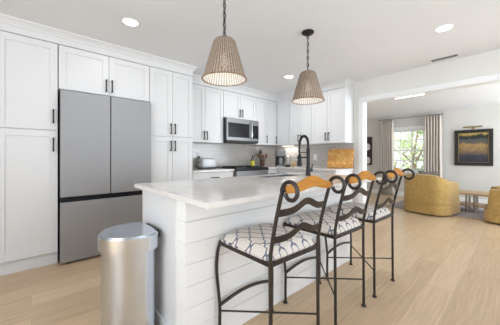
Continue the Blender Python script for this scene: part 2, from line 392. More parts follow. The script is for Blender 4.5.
# ------------------------------------------------------------------ cabinets
def shaker(w, h, rail=.062, t=.02):
    """door slab in local x 0..w, z 0..h, front face at y = 0, facing -y"""
    b = bm_()
    box(b, 0, 0, 0, rail, t, h, .0012, 1); box(b, w - rail, 0, 0, w, t, h, .0012, 1)
    box(b, rail, 0, 0, w - rail, t, rail, .0012, 1); box(b, rail, 0, h - rail, w - rail, t, h, .0012, 1)
    box(b, rail - .004, .009, rail - .004, w - rail + .004, t, h - rail + .004)
    return b
def slab(w, h, t=.02):
    return box(bm_(), 0, 0, 0, w, t, h, .0015, 1)
def pull(vertical=True, L=.145):
    b = bm_(); r = .0065
    if vertical:
        box(b, -r, -.034, -L / 2, r, -.023, L / 2, .0015, 1)
        for z in (-L / 2 + .012, L / 2 - .012): box(b, -r, -.025, z - r, r, .0, z + r)
    else:
        box(b, -L / 2, -.034, -r, L / 2, -.023, r, .0015, 1)
        for z in (-L / 2 + .012, L / 2 - .012): box(b, z - r, -.025, -r, z + r, .0, r)
    return b
def cabinet(name, label, loc, rz, w, depth, z0, z1, doors, drawers=(), toe=None, group=None, cat='cabinet'):
    t = thing(name, label, cat, (loc[0], loc[1], z0), rz, group)
    b = bm_(); zb = (toe - z0) if toe else 0
    box(b, .001, .021, zb, w - .001, depth, z1 - z0)
    if toe: box(b, .001, .045, 0, w - .001, depth - .02, zb)
    obj('body', b, 'white', t)
    for (x0, x1, a0, a1, hx, hz) in doors:
        g = .002
        d = obj('door', shaker(x1 - x0 - 2 * g, a1 - a0 - 2 * g), 'white', t, loc=(x0 + g, 0, a0 - z0 + g))
        if hx is not None: obj('handle', pull(), 'black', d, loc=(hx - x0 - g, 0, hz - a0 - g))
    for (x0, x1, a0, a1, sh) in drawers:
        g = .002
        d = obj('drawer', (slab if a1 - a0 < .2 else shaker)(x1 - x0 - 2 * g, a1 - a0 - 2 * g), 'white', t, loc=(x0 + g, 0, a0 - z0 + g))
        obj('handle', pull(False), 'black', d, loc=((x1 - x0) / 2, 0, (a1 - a0) * (.5 if a1 - a0 < .2 else .8)))
    return t
G = 'white shaker cabinets'
Q = 0.003
cabinet('pantry_cabinet', 'tall white shaker pantry cabinet with single doors between picture edge and steel fridge', (-.25, 3.24), 0, .46 - Q, .63, 0, 2.305,
        [(0, .457, .13, 1.392, .42, 1.247), (0, .457, 1.398, 2.298, .42, 1.54)], toe=.126, group=G)
cabinet('fridge_cabinet', 'short wide white two-door cabinet directly over the steel fridge', (.212, 3.24), 0, .934, .63, 1.835, 2.305,
        [(0, .467, 1.838, 2.298, .437, 1.945), (.467, .934, 1.838, 2.298, .497, 1.945)], group=G)
cabinet('pantry_cabinet', 'tall white four-door pantry cabinet between fridge and toaster counter', (1.15, 3.24), 0, .62 - Q, .63, 0, 2.305,
        [(0, .3085, .13, 1.392, .278, 1.27), (.3085, .617, .13, 1.392, .339, 1.27), (0, .3085, 1.398, 2.298, .278, 1.505), (.3085, .617, 1.398, 2.298, .339, 1.505)], toe=.126, group=G)
cabinet('wall_cabinet', 'white two-door wall cabinet above the toaster, between pantry and microwave', (1.773, 3.55), 0, .77, .32, 1.36, 2.305,
        [(0, .395, 1.362, 2.298, .365, 1.475), (.395, .77, 1.362, 2.298, .425, 1.475)], group=G)
cabinet('wall_cabinet', 'short white two-door wall cabinet sitting on top of the microwave', (2.548, 3.55), 0, .79, .32, 1.825, 2.305,
        [(0, .395, 1.828, 2.298, .365, 1.93), (.395, .79, 1.828, 2.298, .425, 1.93)], group=G)
cabinet('wall_cabinet', 'narrow white one-door wall cabinet above the utensil crock, beside the microwave', (3.342, 3.55), 0, .315, .32, 1.36, 2.305,
        [(0, .315, 1.362, 2.298, .285, 1.48)], group=G)
# corner cabinet: L-shaped body, one door on each wing
t = thing('corner_cabinet', 'white corner wall cabinet above the coffee maker with doors on both wings', 'cabinet', (3.66, 3.20, 1.36), 0, G)
b = bm_(); prism(b, [(0, .371), (.311, .371), (.311, 0), (.605, 0), (.605, .67), (0, .67)], 0, .945); obj('body', b, 'white', t)
d = obj('door', shaker(.285, .932, .055), 'white', t, loc=(.003, .35, .003)); obj('handle', pull(), 'black', d, loc=(.255, 0, .115))
d = obj('door', shaker(.325, .932, .055), 'white', t, loc=(.29, .342, .003)); d.rotation_euler = (0, 0, -PI / 2)
cabinet('wall_cabinet', 'white two-door wall cabinet behind the faucet spring, next to the corner unit', (3.95, 3.198), -PI / 2, .528, .315, 1.36, 2.305,
        [(0, .264, 1.362, 2.298, .236, 1.48), (.264, .528, 1.362, 2.298, .292, 1.48)], group=G)
cabinet('wall_cabinet', 'white two-door wall cabinet above the wooden cutting board at run end', (3.95, 2.668), -PI / 2, .663, .315, 1.36, 2.305,
        [(0, .3315, 1.362, 2.298, .303, 1.48), (.3315, .663, 1.362, 2.298, .36, 1.48)], group=G)
# base units
G2 = 'white base cabinets'
cabinet('base_cabinet', 'white base cabinet with drawer under the toaster counter', (1.773, 3.25), 0, .765, .61, 0, .883,
        [(0, .3825, .12, .70, .35, .6), (.3825, .765, .12, .70, .415, .6)], [(0, .765, .705, .878, 1)], toe=.115, group=G2)
cabinet('base_cabinet', 'narrow white base cabinet under the utensil crock beside the range', (3.326, 3.25), 0, .30, .61, 0, .883,
        [(0, .30, .12, .70, .27, .6)], [(0, .30, .705, .878, 1)], toe=.115, group=G2)
b = bm_()
t = thing('corner_base_cabinet', 'white blind corner base cabinet under the coffee maker', 'cabinet', (3.63, 3.22, 0), 0, G2)
obj('body', prism(bm_(), [(0, .051), (.041, .051), (.041, .0), (.62, 0), (.62, .64), (0, .64)], 0, .883), 'white', t)
cabinet('base_cabinet', 'white drawer base cabinet behind the faucet, under the long counter', (3.65, 3.215), -PI / 2, .60, .60, 0, .883,
        [(0, .3, .12, .70, .27, .6), (.3, .6, .12, .70, .33, .6)], [(0, .6, .705, .878, 1)], toe=.115, group=G2)
cabinet('base_cabinet', 'white drawer base cabinet below the wooden cutting board', (3.65, 2.612), -PI / 2, .605, .60, 0, .883,
        [(0, .3025, .12, .70, .27, .6), (.3025, .605, .12, .70, .335, .6)], [(0, .605, .705, .878, 1)], toe=.115, group=G2)
tag(obj('countertop', box(bm_(), 1.773, 3.22, .884, 2.540, 3.869, .914, .003), 'quartz'), 'short white quartz countertop holding the toaster', 'countertop')
b = prism(bm_(), [(3.324, 3.22), (3.62, 3.22), (3.62, 1.99), (4.259, 1.99), (4.259, 3.869), (3.324, 3.869)], .884, .914, .003)
tag(obj('countertop', b, 'quartz'), 'white quartz corner countertop holding coffee maker and cutting board', 'countertop')

# ------------------------------------------------------------------ fridge
t = thing('refrigerator', 'large stainless steel french-door fridge with flat handleless panels', 'fridge', (.222, 3.16, 0))
fw = .918
obj('body', box(bm_(), .004, .075, .03, fw - .004, .69, 1.80, .004), 'side', t)
for k, (x0, x1) in enumerate(((0, fw / 2 - .004), (fw / 2 + .004, fw))):
    obj('door', box(bm_(), x0, 0, .702, x1, .07, 1.812, .006, 3), 'steelv', t)
obj('freezer_drawer', box(bm_(), 0, 0, .022, fw, .07, .648, .006, 3), 'steelv', t)
obj('handle_recess', box(bm_(), .004, .03, .648, fw - .004, .072, .702), 'gloss', t)
obj('door_gasket', box(bm_(), fw / 2 - .004, .012, .70, fw / 2 + .004, .07, 1.81), 'dark', t)
for x in (.07, fw - .07):
    b = bm_(); lathe(b, [(.024, 0), (.024, .03)], 16, (x, .06, 0)); box(b, x - .05, .04, .012, x + .05, .075, .03); obj('foot', b, 'black', t)

# ------------------------------------------------------------------ microwave and range
t = thing('microwave', 'stainless over-the-range microwave with black glass door', 'microwave', (2.552, 3.46, 1.395))
mw, mh = .776, .42
obj('body', box(bm_(), 0, .03, .0, mw, .405, mh, .004), 'dark', t)
d = obj('door', box(bm_(), 0, 0, .018, .585, .03, mh - .0, .004), 'steel', t)
obj('window', box(bm_(), .03, -.003, .075, .525, .0, mh - .085, .001, 1), 'gloss', d)
hb = bm_(); tube(hb, spline([(.562, 0, .06), (.562, -.035, .075), (.562, -.045, .2), (.562, -.035, .345), (.562, 0, .36)]), .011); obj('handle', hb, 'chrome', d, True)
cp = obj('control_panel', box(bm_(), .587, 0, .018, mw, .03, mh, .004), 'steel', t)
obj('display', box(bm_(), .605, -.003, .07, mw - .015, .0, mh - .10, .001, 1), 'gloss', cp)
obj('bottom_vent', box(bm_(), .01, .005, -.018, mw - .01, .38, .016, .003), 'black', t)
t = thing('range', 'stainless slide-in range with black glass cooktop below the microwave', 'stove', (2.546, 3.19, 0))
rw = .772
obj('body', box(bm_(), .003, .03, .0, rw - .003, .675, .905), 'side', t)
obj('cooktop', box(bm_(), 0, .0, .905, rw, .675, .926, .004), 'gloss', t)
obj('control_panel', box(bm_(), .0, -.014, .880, rw, .03, .905, .005), 'gloss', t)
d = obj('oven_door', box(bm_(), .004, -.005, .22, rw - .004, .03, .876, .006), 'greysteel', t)
obj('window', box(bm_(), .09, -.008, .32, rw - .09, -.004, .66), 'gloss', d)
hb = bm_(); tube(hb, [(.06, -.055, .77), (rw - .06, -.055, .77)], .013); [tube(hb, [(x, -.005, .77), (x, -.055, .77)], .009) for x in (.1, rw - .1)]; obj('handle', hb, 'chrome', d, True)
obj('storage_drawer', box(bm_(), .004, -.005, .03, rw - .004, .03, .21, .006), 'steel', t)
for gx in (.06, rw - .34):
    gb = bm_()
    for k in range(3): box(gb, gx + .02, .12 + k * .19, .926, gx + .26, .132 + k * .19, .944)
    for k in range(3): box(gb, gx + .02 + k * .114, .12, .926, gx + .032 + k * .114, .512, .944)
    obj('grate', gb, 'black', t)

# ------------------------------------------------------------------ island
IX0, IX1, IY0, IY1 = .638, 2.62, 1.255, 1.965
t = thing('kitchen_island', 'white shiplap kitchen island with seating overhang', 'island', (IX0, IY0, 0))
L, D = IX1 - IX0, IY1 - IY0
b = bm_(); box(b, .012, .012, 0, L - .012, D - .005, .68); box(b, .012, .012, .68, L - .012, .03, .883); box(b, .012, D - .03, .68, L - .012, D - .005, .883); box(b, .012, .03, .68, .04, D - .03, .883); box(b, L - .04, .03, .68, L - .012, D - .03, .883); obj('body', b, 'ship', t)
edges = [0.0, .147, .269, .393, .517, .638, .760, .883]
b = bm_()
for z0, z1 in zip(edges, edges[1:]):
    box(b, .0, .0, z0 + .0012, L, .016, z1 - .0012, .0012, 1)                       # seating face
    box(b, .0, .014, z0 + .0012, .016, .11, z1 - .0012, .0012, 1)                   # return on the end
    box(b, L - .016, .014, z0 + .0012, L, D - .02, z1 - .0012, .0012, 1)
obj('shiplap', b, 'ship', t)
b = bm_(); box(b, .003, .118, .0, .016, D, .883, .001, 1); box(b, -.006, .108, 0, .014, .122, .883, .002, 1); obj('end_panel', b, 'white', t)
b = bm_(); box(b, -.013, .122, 0, .004, D + .002, .085, .004); obj('base_moulding', b, 'white', t)
for k in range(3):
    w = (L - .03) / 3
    d = obj('door', shaker(w - .004, .57), 'white', t); d.rotation_euler = (0, 0, PI); d.location = (.015 + (k + 1) * w, D + .015, .12)
    obj('handle', pull(), 'black', d, loc=(.05, 0, .47))
    d = obj('drawer', slab(w - .004, .165), 'white', t); d.rotation_euler = (0, 0, PI); d.location = (.015 + (k + 1) * w, D + .015, .705)
    obj('handle', pull(False), 'black', d, loc=(w / 2, 0, .09))
SX0, SX1, SY0, SY1 = 1.76, 2.34, 1.67, 1.95
TX0, TX1, TY0, TY1 = .600, 2.665, .965, 2.03
b = bmesh.new()                                         # slab with the sink cut out of it
xs, ys = [TX0, SX0, SX1, TX1], [TY0, SY0, SY1, TY1]
grid = {}
for k, z in enumerate((.884, .914)):
    for i, x in enumerate(xs):
        for j, y in enumerate(ys): grid[i, j, k] = b.verts.new((x, y, z))
for i in range(3):
    for j in range(3):
        if (i, j) == (1, 1): continue
        b.faces.new([grid[a, c, 1] for a, c in ((i, j), (i + 1, j), (i + 1, j + 1), (i, j + 1))])
        b.faces.new([grid[a, c, 0] for a, c in ((i, j), (i, j + 1), (i + 1, j + 1), (i + 1, j))])
for i in range(3):
    for j in (0, 3): b.faces.new((grid[i, j, 0], grid[i + 1, j, 0], grid[i + 1, j, 1], grid[i, j, 1]))
    for j in (0, 3): b.faces.new((grid[j, i, 0], grid[j, i + 1, 0], grid[j, i + 1, 1], grid[j, i, 1]))
for (a, c) in (((1, 1), (2, 1)), ((2, 1), (2, 2)), ((2, 2), (1, 2)), ((1, 2), (1, 1))):
    b.faces.new((grid[*a, 0], grid[*c, 0], grid[*c, 1], grid[*a, 1]))
bmesh.ops.recalc_face_normals(b, faces=b.faces)
ce = [e for e in b.edges if len(e.link_faces) == 2 and e.calc_face_angle(0) > 1 and
      all(v.co.x in (TX0, TX1) or v.co.y in (TY0, TY1) or abs(v.co.x - TX0) < 1e-4 or abs(v.co.x - TX1) < 1e-4 or abs(v.co.y - TY0) < 1e-4 or abs(v.co.y - TY1) < 1e-4 for v in e.verts)]
bmesh.ops.bevel(b, geom=ce, offset=.004, segments=2, affect='EDGES')
tag(obj('island_countertop', b, 'quartz'), 'long white quartz countertop on the shiplap island', 'countertop')
t = thing('sink', 'stainless undermount sink set in the island countertop', 'sink', ((SX0 + SX1) / 2, (SY0 + SY1) / 2, .70))
b = bm_(); a, c = (SX1 - SX0) / 2 - .0015, (SY1 - SY0) / 2 - .0015
box(b, -a, -c, 0, a, c, .006); box(b, -a, -c, 0, -a + .004, c, .205); box(b, a - .004, -c, 0, a, c, .205); box(b, -a, -c, 0, a, -c + .004, .205); box(b, -a, c - .004, 0, a, c, .205)
obj('basin', b, 'steel', t)
b = bm_(); lathe(b, [(.045, 0), (.042, .004), (.02, .002)], 20, (0, 0, .006)); obj('drain', b, 'chrome', t, True)

# faucet: spring pull-down, spout reaching over the sink
FX, FY = 2.29, 1.59
t = thing('faucet', 'tall matte black spring pull-down faucet on the island', 'faucet', (FX, FY, .9142), math.radians(-14))
b = bm_(); lathe(b, [(.030, 0), (.030, .008), (.025, .012), (.025, .10), (.021, .105), (.019, .11), (.019, .30), (.013, .31)], 20); obj('stem', b, 'black', t, True)
FR = .15
arc = [(0, 0, .30)] + [(0, FR / 2 - FR / 2 * math.cos(a), .345 + .098 * math.sin(a)) for a in [PI * k / 14 for k in range(15)]] + [(0, FR, .215)]
b = bm_(); tube(b, arc, .011, 10)
sp = []
P = spline(arc, 6); tot = len(P)
for i in range(tot - 1):
    t0 = (P[min(i + 1, tot - 1)] - P[i]).normalized(); n1 = Vector((1, 0, 0)); n2 = t0.cross(n1)
    for k in range(2):
        ph = (i + k / 2) * 2.2; p = P[i].lerp(P[i + 1], k / 2); sp.append(p + (n1 * math.cos(ph) + n2 * math.sin(ph)) * .0135)
tube(b, sp, .0035, 5); obj('spring_spout', b, 'black', t, True)
b = bm_(); lathe(b, [(.020, .095), (.028, .10), (.028, .14), (.022, .155), (.022, .225), (.014, .235)], 18, (0, FR, 0)); obj('spray_head', b, 'black', t, True)
b = bm_(); tube(b, [(0, 0, .200), (0, FR, .200)], .009); tube(b, [(0, 0, .255), (0, FR, .255)], .006); lathe(b, [(.030, .188), (.030, .212)], 16, (0, FR, 0)); obj('docking_arm', b, 'black', t, True)
b = bm_(); tube(b, [(.015, 0, .06), (.055, 0, .06)], .016); tube(b, [(.05, 0, .06), (.062, 0, .13)], .007); obj('handle', b, 'black', t, True)

# ------------------------------------------------------------------ bar stools
def spiral_post(s):
    pts = [Vector(p) for p in ((s * .196, -.2206, 0), (s * .196, -.219, .3), (s * .197, -.217, .60), (s * .197, -.228, .70), (s * .197, -.254, .82), (s * .197, -.284, .93))]
    pts = spline(pts, 5)
    c = (-.341, .9665)
    for k in range(0, 27):
        a = math.radians(-6 + 352 * k / 26)                # over the top to the back and curling inside
        r = .0475 - max(0, k - 9) / 17 * .020
        pts.append(Vector((s * .197, c[0] + r * math.cos(a), c[1] + r * math.sin(a))))
    return pts
def make_stool(label):
    t = thing('bar_stool', label, 'bar stool', (0, 0, 0), 0, 'bar stools along the island')
    for s in (-1, 1):
        b = bm_(); tube(b, spiral_post(s), .0098, 8); lathe(b, [(.018, 0), (.018, .006), (.012, .014)], 14, (s * .196, -.2206, 0)); obj('rear_leg', b, 'iron', t, True)
    for s in (-1, 1):
        b = bm_()
        tube(b, spline([(s * .2245, .187, 0), (s * .2245, .187, .12), (s * .2245, .186, .225), (s * .232, .194, .34), (s * .236, .203, .45), (s * .226, .206, .55), (s * .210, .203, .605)], 6), .0100, 8)
        lathe(b, [(.018, 0), (.018, .006), (.012, .014)], 14, (s * .2245, .187, 0)); obj('front_leg', b, 'iron', t, True)
    b = bm_()                                             # seat frame of flat bar
    loop = [(-.197, -.217, .60), (.197, -.217, .60), (.212, .206, .60), (-.212, .206, .60)]
    for p, q in zip(loop, loop[1:] + loop[:1]): tube(b, [p, q], 0, flat=(.011, .007, (0, 0, 1)))
    obj('seat_frame', b, 'iron', t)
    # cushion with a domed top and rounded edge
    b = bmesh.new(); n = 14; vs = {}
    for i in range(n + 1):
        for j in range(n + 1):
            u, v = i / n * 2 - 1, j / n * 2 - 1
            du = math.sqrt(max(0, 1 - abs(u) ** 5)); dv = math.sqrt(max(0, 1 - abs(v) ** 5))
            y = .2135 * v - .003
            hw = .200 + (.214 - .197) * (v + 1) / 2 + .004
            k = 1 - .05 * (abs(u) ** 8) * (abs(v) ** 8)
            x = hw * u * k
            vs[i, j] = b.verts.new((x, y * k, .622 + .050 * (du * dv) ** .8))
    for i in range(n):
        for j in range(n): b.faces.new((vs[i, j], vs[i + 1, j], vs[i + 1, j + 1], vs[i, j + 1]))
    ring = [vs[i, 0] for i in range(n)] + [vs[n, j] for j in range(n)] + [vs[i, n] for i in range(n, 0, -1)] + [vs[0, j] for j in range(n, 0, -1)]
    low = [b.verts.new((v.co.x * .98, v.co.y * 0.98, .6085)) for v in ring]
    for k in range(len(ring)): b.faces.new((ring[k], low[k], low[(k + 1) % len(ring)], ring[(k + 1) % len(ring)]))
    b.faces.new(low); bmesh.ops.recalc_face_normals(b, faces=b.faces)
    o = obj('seat', b, 'seat', t, True); o['label'] = 'cream seat cushion with slate blue lattice pattern'
    # two wavy iron slats
    for z0, y0, hh in ((.858, -.264, .0175), (.722, -.233, .0175)):
        pts = []
        for k in range(25):
            u = k / 24; x = -.193 + .386 * u
            w = math.exp(-((u - .52) / .19) ** 2)
            pts.append((x, y0 - .018 * math.sin(PI * u), z0 + .040 * w - .012 * math.sin(2 * PI * u) * 0))
        b = bm_(); tube(b, pts, 0, flat=(hh, .004, (0, -.25, 1))); obj('back_slat', b, 'iron', t)
    # shaped honey wood top rail
    b = bmesh.new(); fr, bk = [], []
    m = 28
    for k in range(m + 1):
        u = k / m; x = -.188 + .376 * u; w = math.exp(-((u - .5) / .24) ** 2)
        top = .992 + .040 * w; bot = .953 + .026 * w - .004 * math.sin(PI * u)
        if k in (0, m): top -= .006; bot += .006
        y = -.300 - .022 * math.sin(PI * u)
        row = []
        for (dy, z) in ((-.010, bot + .003), (-.013, bot + .012), (-.014, top - .010), (-.008, top), (.008, top), (.012, top - .010), (.012, bot + .012), (.008, bot + .003)):
            row.append(b.verts.new((x, y + dy, z)))
        fr.append(row)
    for p, q in zip(fr, fr[1:]):
        for k in range(8): b.faces.new((p[k], p[(k + 1) % 8], q[(k + 1) % 8], q[k]))
    b.faces.new(fr[0]); b.faces.new(fr[-1][::-1]); bmesh.ops.recalc_face_normals(b, faces=b.faces)
    obj('top_rail', b, 'honey', t, True)['label'] = 'curved honey-coloured wooden top rail'
    for s in (-1, 1):
        b = bm_(); tube(b, [(s * .178, -.300, .972), (s * .207, -.300, .972)], .011, 10); obj('rail_bolt', b, 'black', t, True)
    # arched footrest between the front legs and the crossed stretchers
    pts = [(-.2245 + .449 * k / 16, .186, .230 + .035 * math.sin(PI * k / 16)) for k in range(17)]
    b = bm_(); tube(b, pts, .0105, 8); obj('footrest', b, 'iron', t, True)
    for s in (-1, 1):
        b = bm_(); tube(b, [(s * .2245, .187, .200 + .004 * s), (-s * .196, -.220, .205 + .004 * s)], .0055, 8); obj('cross_stretcher', b, 'iron', t, True)
    return t
G3 = 'bar stools along the island'
st = make_stool('iron bar stool nearest the steel trash can, its wooden top rail fully visible')
st.location = (1.068, 1.030, 0); st.rotation_euler = (0, 0, math.radians(-1.6))
dup(st, (1.679, 1.028, 0), math.radians(-1.9), 'middle iron bar stool, standing between the two others at the island', G3)
dup(st, (2.253, 1.013, 0), math.radians(-1), 'iron bar stool at the island end by the living room opening', G3)

# ------------------------------------------------------------------ trash can
def d_shape(hw, depth, n=30, back=.0, e=2.1):
    """D-shaped outline: flat side on x = back, bulging to -x"""
    pts = []; bk = .085
    for k in range(n + 1):
        a = -PI / 2 + PI * k / n
        c, q = math.cos(a), math.sin(a)
        pts.append((back - bk - (depth - bk) * (abs(c) ** (2 / e)), hw * math.copysign(abs(q) ** (2 / e), q)))
    for k in range(1, 14):
        a = PI / 2 - PI * k / 14
        c, q = math.cos(a), math.sin(a)
        pts.append((back - bk + bk * (abs(c) ** (2 / 3)), hw * math.copysign(abs(q) ** (2 / 3), q)))
    return pts
t = thing('trash_can', 'brushed stainless step trash can against the island end', 'trash can', (.615, 1.690, 0))
b = prism(bm_(), d_shape(.170, .287, back=-.015), .02, .60); obj('body', b, 'can', t, True)
obj('base', prism(bm_(), d_shape(.168, .284, back=-.015), 0, .022), 'black', t, True)
obj('rim', prism(bm_(), d_shape(.192, .318), .562, .648, .004), 'can', t, True)
b = prism(bm_(), d_shape(.180, .297, back=-.012), .648, .656, .004); obj('lid', b, 'can', t, True)
b = box(bm_(), -.018, -.10, .60, .012, .10, .652, .004); obj('hinge', b, 'black', t)
b = bm_(); box(b, -.37, -.05, .012, -.30, .05, .024, .005); obj('pedal', b, 'chrome', t)

# ------------------------------------------------------------------ pendants
def chain_bm(z0, z1, L=.046, r=.0036):
    b = bm_(); z = z0; k = 0
    while z < z1 - .004:
        pts = []
        for i in range(14):
            a = 2 * PI * i / 14; x = .0105 * math.cos(a); zz = (L / 2 - .002) * math.sin(a)
            pts.append((x, 0, zz) if k % 2 == 0 else (0, x, zz))
        bb = bm_(); tube(bb, pts, r, 6, True); join(b, bb, Matrix.Translation((0, 0, z + L / 2)))
        z += L * .80; k += 1
    tube(b, [(.003 * math.sin(j * 1.7), .003 * math.cos(j * 1.7), z0 + (z1 - z0) * j / 12) for j in range(13)], .0028, 6)
    return b
def make_pendant(label):
    t = thing('pendant_lamp', label, 'pendant lamp', (0, 0, 1.708), 0, 'wicker pendants over the island')
    zt = H - 1.708
    b = bm_(); lathe(b, [(.012, zt - .03), (.05, zt - .024), (.064, zt - .012), (.064, zt - .0005)], 28); obj('canopy', b, 'black', t, True)
    obj('chain', chain_bm(.322, zt - .028), 'black', t, True)
    b = bmesh.new(); n = 64; rows = 24; g = []
    for j in range(rows + 1):
        v = j / rows; r = .167 - .087 * v
        if v > .94: r -= .010 * ((v - .94) / .06) ** 2
        g.append([b.verts.new((r * math.cos(2 * PI * i / n), r * math.sin(2 * PI * i / n), .004 + .298 * v)) for i in range(n)])
    for p, q in zip(g, g[1:]):
        for i in range(n): b.faces.new((p[i], p[(i + 1) % n], q[(i + 1) % n], q[i]))
    o = obj('lamp_shade', b, 'wicker', t, True); md = o.modifiers.new('thick', 'SOLIDIFY'); md.thickness = .006; md.offset = -1
    b = bmesh.new(); g = []
    for j in range(9):
        v = j / 8; r = .159 - .087 * v; g.append([b.verts.new((r * math.cos(2 * PI * i / n), r * math.sin(2 * PI * i / n), .006 + .29 * v)) for i in range(n)])
    for p, q in zip(g, g[1:]):
        for i in range(n): b.faces.new((p[i], p[(i + 1) % n], q[(i + 1) % n], q[i]))
    obj('lit_inside', b, 'lit_inside', t, True)  # added inner shell in the paler, lit weave colour
    b = bm_()
    for R, z, rr in ((.167, .005, .006),): tube(b, [(R * math.cos(2 * PI * i / 48), R * math.sin(2 * PI * i / 48), z) for i in range(48)], rr, 8, True)
    obj('rim', b, 'rim', t, True)
    b = bm_(); lathe(b, [(.001, .298), (.068, .297), (.072, .303), (.06, .309), (.012, .312), (.006, .326)], 24); obj('top_cap', b, 'rim', t, True)
    b = bm_(); lathe(b, [(.019, .205), (.02, .25), (.012, .28), (.006, .30)], 16); obj('socket', b, 'black', t, True)
    b = bm_(); lathe(b, [(.004, .095), (.02, .102), (.03, .125), (.029, .15), (.018, .185), (.014, .205)], 16); obj('bulb', b, 'bulb', t, True)
    return t
pd = make_pendant('wicker pendant lamp over the island, hung nearer the trash can')
pd.location = (1.095, 1.515, 1.708)
pd2 = dup(pd, (2.175, 1.515, 1.708), .4, 'wicker pendant lamp over the island, hung nearer the faucet', 'wicker pendants over the island')
for x in (1.095, 2.175):
    l = bpy.data.lights.new('pendant_light', 'POINT'); l.energy = .8; l.color = (1, .97, .93); l.shadow_soft_size = .03
    o = bpy.data.objects.new('pendant_light', l); C.objects.link(o); o.location = (x, 1.515, 1.77)

# ------------------------------------------------------------------ ceiling lights and vent
def downlight(x, y, label, watts=3):
    t = thing('recessed_light', label, 'ceiling light', (x, y, H), 0, 'round recessed ceiling lights')
    b = bm_(); lathe(b, [(.076, -.0005), (.076, -.003), (.067, -.006), (.065, -.003), (.065, -.0005)], 36, cap=False); obj('trim_ring', b, 'trim', t, True)
    b = bm_(); lathe(b, [(.065, -.0035), (.065, -.0010)], 36); obj('lens', b, 'lamp', t)
    l = bpy.data.lights.new('downlight', 'AREA'); l.shape = 'DISK'; l.size = .13; l.energy = watts; l.color = (.97, .985, 1)
    o = bpy.data.objects.new('downlight', l); C.objects.link(o); o.location = (x, y, H - .012)
downlight(.722, 2.557, 'round recessed ceiling light in front of the fridge cabinets')
downlight(3.145, .539, 'round recessed ceiling light near the living room opening and air vent')
downlight(3.168, 2.575, 'round recessed ceiling light between the two wicker pendants, near the microwave', 9)
t = thing('air_vent', 'narrow white ceiling air vent beside the living room opening', 'vent', (4.10, .70, H))
b = bm_(); box(b, -.06, -.16, -.006, .06, .16, -.0005, .002, 1); obj('frame', b, 'trim', t)
for k in range(5): obj('slot', box(bm_(), -.045 + k * .019, -.14, -.0075, -.036 + k * .019, .14, -.0055), 'dark', t)
b = bm_(); box(b, -.03, -.14, -.006, .03, .14, -.0005, .002, 1)
t = thing('header_glow', 'slim glowing strip imitating bounced light under the header of the wide opening', 'light', (XB + .105, 1.18, OPZ - .012))  # glowing bar added to imitate light bounced onto the header underside
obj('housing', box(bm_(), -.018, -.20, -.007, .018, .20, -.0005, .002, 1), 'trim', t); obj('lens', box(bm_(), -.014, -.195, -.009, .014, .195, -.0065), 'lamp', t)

# ------------------------------------------------------------------ small things on the counters
ZC = .9145
t = thing('toaster', 'silver two-slot toaster on the counter beside the pantry', 'toaster', (2.30, 3.70, ZC))
b = bm_(); box(b, -.145, -.085, .012, .145, .085, .178, .03, 4); obj('body', b, 'toaster', t, True)
obj('base', box(bm_(), -.14, -.08, 0, .14, .08, .02, .004), 'black', t)
for y in (-.032, .032): obj('slot', box(bm_(), -.11, y - .014, .176, .11, y + .014, .1795), 'dark', t)
b = bm_(); box(b, -.168, -.02, .105, -.143, .02, .12, .004); obj('lever', b, 'black', t)
def outlet(loc, rz, label):
    t = thing('wall_outlet', label, 'outlet', loc, rz)
    obj('plate', box(bm_(), -.04, -.006, -.06, .04, 0, .06, .002, 1), 'plastic', t)
    for z in (-.025, .025): obj('socket', box(bm_(), -.017, -.008, z - .014, .017, -.0055, z + .014, .001, 1), 'trim', t)
    return t
outlet((2.22, YA - .010, 1.14), 0, 'white wall outlet on the tiles above the toaster')
outlet((XB - .010, 2.79, 1.11), -PI / 2, 'white wall outlet on the tiles between faucet and cutting board')
tag(obj('plug', box(bm_(), 2.200, YA - .055, 1.085, 2.24, YA - .019, 1.128, .006), 'black'), 'black plug in the outlet above the toaster', 'plug')
t = thing('oil_bottle', 'dark bottle with yellow-green label on the range edge', 'bottle', (3.40, 3.72, ZC))
b = bm_(); lathe(b, [(.042, 0), (.046, .006), (.046, .12), (.038, .145), (.018, .17), (.016, .20)], 20); obj('body', b, 'bottle', t, True)
b = bm_(); lathe(b, [(.0472, .02), (.0472, .12)], 20); obj('label', b, 'olive', t, True)
b = bm_(); lathe(b, [(.016, .198), (.016, .222), (.013, .225)], 16); obj('cap', b, 'black', t, True)
t = thing('utensil_crock', 'dark copper utensil crock beside the range', 'crock', (3.66, 3.70, ZC))
b = bm_(); lathe(b, [(.043, 0), (.05, .01), (.052, .15), (.047, .15), (.045, .012)], 22); obj('pot', b, 'copper', t, True)
U = [(-.02, .012, -.05, .05), (.012, .03, .02, .10), (.03, -.012, .10, -.02), (-.035, -.02, -.10, -.05), (.0, .01, .06, .03)]
kinds = ['dark wooden spoon', 'wooden spatula', 'round wooden spoon', 'black ladle', 'slotted wooden spoon']
for k, (x, y, dx, dy) in enumerate(U):
    t = thing('cooking_utensil', ['dark wooden spoon leaning toward the oil bottle from the copper crock', 'flat wooden spatula standing at the back of the copper crock', 'round wooden spoon leaning toward the coffee maker from the copper crock', 'upright black ladle with the tallest handle in the copper crock', 'short wooden spoon standing at the middle of the copper crock'][k], 'utensil', (3.66 + x * .6, 3.70 + y * .6, ZC + .014), 0, 'utensils in the copper crock')
    L = (.235, .24, .225, .30, .21)[k]
    top = Vector((dx * .75, dy * .75, L - .03))
    b = bm_(); tube(b, [(0, 0, 0), top], .006, 8); obj('shaft', b, 'black' if k == 3 else 'utwood', t, True)
    b = bm_(); bb = bm_(); bmesh.ops.create_uvsphere(bb, u_segments=14, v_segments=10, radius=1)
    join(b, bb, Matrix.Translation(top * 1.06) @ Matrix.Diagonal((.040, .016, .050 if k != 1 else .058, 1))); obj('head', b, 'black' if k == 3 else 'utwood', t, True)
t = thing('coffee_maker', 'steel and black drip coffee maker in the counter corner', 'coffee maker', (4.02, 3.51, ZC), math.radians(-40))
